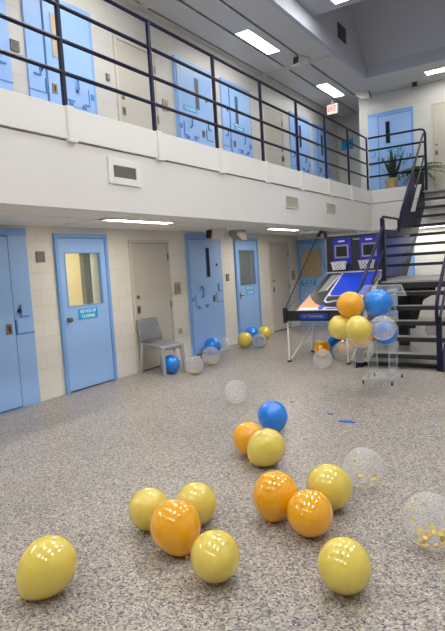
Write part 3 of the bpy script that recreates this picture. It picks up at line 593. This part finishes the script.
MB().tube([(1.84, BY, 2.04), (1.9, BY, 2.12), (1.98, BY, 2.1), (2.0, BY, 1.98)], .035, 8).build('corner_pad', M['black'], ar, True)
MB().tube([(1.5, BY - .03, 2.115), (1.86, BY, 2.1)], .03, 8).build('top_pole', M['courtg'], ar, True)
NT = (1.86, 9.55, 2.07); NF = (1.86, FY + .02, .83)
MB().tube([NF, NT], .008, 6).build('net_cord', M['netk'], ar)
def lerp(a, b, k): return tuple(a[i] + (b[i] - a[i]) * k for i in range(3))
sn = MB()
low = [(1.9, FY + .08, .83), (1.98, 9.55, 1.38)]
for k in range(1, 26):
    p = lerp(NF, NT, k / 25); sn.tube([p, lerp(low[0], low[1], min(1, k / 25 + .12))], .0016, 3)
    sn.tube([p, lerp(low[0], low[1], max(0, k / 25 - .12))], .0016, 3)
sn.build('side_net', M['netk'], ar)
MB().box(AX0 - .02, AX0 + .04, FY - .02, FY + .06, .62, .86).build('corner_pad', M['black'], ar, bevel=.01)
for x in (1.95, 2.93):
    fl = MB().tube([(x - .06, FY + .04, .65), (x, 7.9, .015)], .017, 8).build('leg', M['leg'], ar, True)
    MB().box(x - .02, x + .02, 7.86, 7.94, 0, .025).build('foot_cap', M['black'], fl)
    rl = MB().tube([(x + .06, 8.86, .72), (x, 8.86, .015)], .017, 8).build('leg', M['leg'], ar, True)
    MB().box(x - .02, x + .02, 8.82, 8.9, 0, .025).build('foot_cap', M['black'], rl)
    MB().tube([(x + .02, 7.94, .05), (x + .06, 8.8, .5)], .015, 8).build('brace', M['leg'], ar, True)
MB().tube([(2.02, 8.86, .1), (2.93, 8.86, .1)], .012, 6).build('cross_bar', M['greyd'], ar, True)

# ------------------------------------------------------------------ acrylic lectern
le = thing('acrylic_lectern', 'clear acrylic lectern on castors with balloons tied to its front', 'lectern', (3.7, 6.95, 0))
MB().box(3.5, 3.93, 6.66, 7.22, .05, .075).build('base_plate', M['acrylic'], le, bevel=.004)
for x in (3.54, 3.9):
    for y in (6.7, 7.18):
        c_ = MB().lathe([(0, -.014), (.016, -.008), (.016, .008), (0, .008)], (x, y, .017), (1, 0, 0), 14).build('castor', M['black'], le)
        MB().box(x - .012, x + .012, y - .012, y + .012, .03, .05).build('castor_fork', M['steel'], c_)
for x in (3.6, 3.86):
    MB().box(x - .006, x + .006, 6.74, 7.12, .075, 1.12).build('side_panel', M['acrylic'], le)
    for y in (6.74, 7.12): MB().box(x - .007, x + .007, y - .006, y + .006, .075, 1.12).build('panel_edge', M['acredge'], le)
MB().box(3.606, 3.854, 6.74, 7.12, .55, .56).build('shelf', M['acrylic'], le)
Q = [(3.52, 6.62, 1.115), (4.12, 6.62, 1.115), (3.92, 7.2, 1.21), (3.45, 7.2, 1.21)]
MB().prism(Q, (0, 0, .012)).build('reading_top', M['acrylic'], le)
MB().tube([(a, b, c + .006) for a, b, c in Q], .008, 4, closed=True).build('top_edge', M['acredge'], le)

# ------------------------------------------------------------------ balloons
def vdir(a, b, c): return Vector((.845 * a + .535 * c, .535 * a - .845 * c, b)).normalized()   # rightwards, upwards, towards the near end
def balloon(kind, x, y, r, k, knot, label, z=None, group=None, flakes=0, stuff=0, mt=None):
    d = knot.normalized(); prof = []; n = 22
    for i in range(n + 1):
        a = math.pi * i / n; c = math.cos(a)
        h = r * c if c > 0 else r * k * c
        rr = r * math.sin(a) * (1 - (.16 * (k - 1) / .2 + .02) * max(0, -c) ** 3)
        prof.append((rr if 0 < i < n else 0, -h))
    ax = d                                                   # knot points along +d
    lowest = min(-math.sqrt(max(0, 1 - d.z ** 2)) * rr + h * d.z for rr, h in prof)
    cz = (-lowest + .001) if z is None else z
    root = thing('balloon', label, 'balloon', (x, y, cz + lowest if z is None else cz), group)
    m = mt or {'o': 'orange', 'y': 'yellow', 'Y': 'yellow2', 'b': 'bluel', 'c': 'film'}[kind]
    body = MB().lathe(prof, (x, y, cz), ax, 32).build('balloon_body', M[m], root, True)
    tip = Vector((x, y, cz)) + d * (r * k * .985)
    s_ = r / .14
    MB().lathe([(0, 0), (.012 * s_, 0), (.006 * s_, .006 * s_), (.007 * s_, .012 * s_), (.014 * s_, .02 * s_), (.010 * s_, .021 * s_), (0, .016 * s_)], tip - d * .004, ax, 12).build('knot', M['filmk'] if kind == 'c' else M[m], root, True)
    def flake(mb, low_bias):
        while True:
            v = Vector((random.gauss(0, 1), random.gauss(0, 1), random.gauss(-low_bias, .7)))
            if v.length > .3: break
        v.normalize(); p = Vector((x, y, cz)) + v * r * .965
        a_ = v.orthogonal().normalized(); a_.rotate(Matrix.Rotation(random.random() * 6, 3, v)); b_ = v.cross(a_); q = .0125 * s_
        vs = [mb.bm.verts.new(p + (a_ * math.cos(t_ * math.pi / 4) + b_ * math.sin(t_ * math.pi / 4)) * q) for t_ in range(8)]
        ws = [mb.bm.verts.new(u.co + v * .0012) for u in vs]
        mb.bm.faces.new(vs[::-1]); mb.bm.faces.new(ws)
        for t_ in range(8): mb.bm.faces.new((vs[t_], vs[(t_ + 1) % 8], ws[(t_ + 1) % 8], ws[t_]))
    for i in range(flakes):
        mb = MB(); flake(mb, 1.0); mb.build('confetti_flake', M['gold' if i % 3 else 'goldp'], root)
    if stuff:
        mb = MB()
        for i in range(stuff * 2): flake(mb, 4.2)
        tag(mb.build('confetti', M['gold'], root), 'gold confetti gathered at the bottom', kind='stuff')
    return root
# the near group on the floor
balloon('y', 3.522, 1.715, .140, 1.34, vdir(-.62, -.62, .35), 'pale gold balloon lying alone nearest the camera, its knot to the lower left')
balloon('y', 3.552, 2.461, .127, 1.14, vdir(-.1, -.8, -.5), 'leftmost of the two pale gold balloons standing behind the tall orange one')
balloon('o', 3.857, 2.324, .143, 1.2, vdir(.3, -.75, .45), 'tall orange balloon in front of two pale gold ones')
balloon('y', 3.78, 2.639, .130, 1.14, vdir(.1, -.8, -.5), 'pale gold balloon rising behind the right shoulder of the tall orange one')
balloon('y', 4.21, 2.19, .127, 1.15, vdir(-.02, .1, 1), 'round pale gold balloon with its knot facing us beside the tall orange one')
balloon('o', 4.191, 2.918, .142, 1.2, vdir(-.25, -.85, .3), 'large orange balloon standing upright beside a smaller orange one')
balloon('o', 4.46, 2.82, .135, 1.15, vdir(-.1, .15, 1), 'round orange balloon whose knot faces us between orange and pale gold')
balloon('y', 4.439, 3.184, .146, 1.1, vdir(.1, -.5, -.9), 'pale gold balloon behind the two orange ones beside a clear one')
balloon('y', 4.82, 2.39, .128, 1.12, vdir(0, -.12, 1), 'round pale gold balloon alone in the front with its knot facing us')
balloon('c', 4.533, 3.583, .139, 1.08, vdir(.1, -.8, -.4), 'clear balloon with a few gold dots behind the pale gold one', flakes=16)
balloon('c', 5.101, 2.957, .148, 1.16, vdir(.5, -.75, .2), 'big clear balloon full of gold confetti cut by the picture edge', flakes=44)
balloon('o', 3.476, 3.854, .136, 1.14, vdir(.1, -.9, .2), 'orange balloon touching a blue and a pale gold balloon mid floor')
balloon('b', 3.364, 4.51, .143, 1.1, vdir(.3, -.85, .2), 'blue balloon lying mid floor behind an orange one')
balloon('y', 3.72, 3.71, .146, 1.22, vdir(-.75, -.55, .3), 'pale gold balloon tilted with its knot low, in front of the blue one')
balloon('c', 2.491, 5.303, .135, 1.08, vdir(.1, -.9, .2), 'plain clear balloon alone in the middle of the floor')
# along the wall
balloon('b', .576, 6.573, .138, 1.08, vdir(.1, -.9, -.2), 'blue balloon under the grey plastic chair')
balloon('c', .985, 6.606, .143, 1.08, vdir(.1, -.9, -.2), 'clear balloon with gold confetti next to the chair leg', stuff=40)
balloon('c', .831, 7.31, .15, 1.08, vdir(-.1, -.9, -.2), 'clear balloon with gold confetti in front of a blue one by the wall', stuff=36)
balloon('b', .27, 8.22, .155, 1.08, vdir(-.1, -.9, -.2), 'blue balloon against the blue cell door')
balloon('c', .31, 8.548, .138, 1.08, vdir(.1, -.9, -.2), 'plain clear balloon at the edge of the blue cell door')
balloon('Y', .463, 9.073, .148, 1.08, vdir(.1, -.9, -.2), 'bright yellow balloon before the curtained door, nearer of the yellow pair')
balloon('b', .2, 9.83, .15, 1.08, vdir(.1, -.9, -.2), 'blue balloon between two yellow ones against the curtained door')
balloon('c', .76, 9.1, .137, 1.08, vdir(.1, -.9, -.2), 'bluish clear balloon with confetti in front of the blue one', stuff=24, mt='filmblue')
balloon('Y', .32, 10.16, .139, 1.08, vdir(.1, -.9, -.2), 'yellow balloon behind the bluish clear one, further of the yellow pair')
# under the arcade
balloon('o', 2.309, 8.399, .136, 1.08, vdir(.1, -.9, -.2), 'orange balloon under the arcade beside its thin white legs')
balloon('b', 2.258, 9.137, .13, 1.08, vdir(.1, -.9, -.2), 'blue balloon half hidden under the arcade')
balloon('o', 2.66, 8.55, .137, 1.08, vdir(.1, -.9, -.2), 'orange balloon under the arcade behind a clear one')
balloon('c', 2.72, 8.19, .142, 1.08, vdir(.1, -.9, -.2), 'clear balloon under the arcade in front of an orange one')
balloon('c', 2.672, 7.514, .139, 1.06, vdir(-.1, -.9, -.2), 'clear balloon on the floor before the arcade')
# behind the stairs
balloon('Y', 3.93, 10.95, .14, 1.08, vdir(.1, -.9, -.2), 'yellow balloon on the floor behind the stairs')
balloon('c', 3.55, 10.92, .14, 1.08, vdir(-.1, -.9, -.2), 'clear balloon on the floor behind the stairs', stuff=24)
# bunch tied to the lectern
balloon('o', 3.645, 6.02, .155, 1.1, vdir(.35, -.85, -.3), 'orange balloon at the top of the bunch tied to the lectern', z=1.068)
balloon('b', 3.91, 6.21, .157, 1.14, vdir(-.6, -.75, -.2), 'blue balloon at the top of the bunch tied to the lectern', z=1.075)
balloon('y', 3.53, 5.98, .14, 1.1, vdir(.8, -.2, -.4), 'yellow balloon at the left of the lectern bunch', z=.815)
balloon('y', 3.83, 5.70, .144, 1.1, vdir(.05, -.15, 1), 'yellow balloon in the middle of the lectern bunch, knot facing us', z=.836)
balloon('c', 4.0, 6.03, .14, 1.08, vdir(-.6, .1, -.7), 'clear balloon with gold dots in the lectern bunch over a blue one', z=.805, flakes=12)
balloon('b', 3.89, 6.5, .142, 1.1, vdir(-.4, .7, -.3), 'blue balloon low in the lectern bunch behind the clear one', z=.676)
balloon('c', 3.72, 6.08, .15, 1.1, vdir(.1, .8, -.3), 'plain clear balloon hanging lowest in the lectern bunch', z=.545)
balloon('o', 3.66, 6.33, .135, 1.08, vdir(.2, .8, -.3), 'orange balloon at the back of the lectern bunch seen through the clear one', z=.66)
# burst pieces
def scrap(x, y, pts, label):
    mb = MB(); mb.prism([(x + a, y + b, .001) for a, b in pts], (0, 0, .006)); tag(mb.build('balloon_scrap', M['scrap'], bevel=.002), label, 'balloon piece')
scrap(3.9, 5.04, [(-.09, -.01), (-.03, -.03), (.05, -.03), (.09, .0), (.06, .02), (.03, .05), (-.02, .03), (-.06, .03)], 'larger flat piece of burst blue balloon on the floor')
scrap(3.65, 5.25, [(-.03, -.01), (.02, -.025), (.035, .01), (0, .03)], 'small piece of burst blue balloon beside the larger piece')
scrap(3.06, 5.58, [(-.02, -.01), (.015, -.02), (.03, .005), (0, .02)], 'tiny piece of burst blue balloon near the clear balloon mid floor')
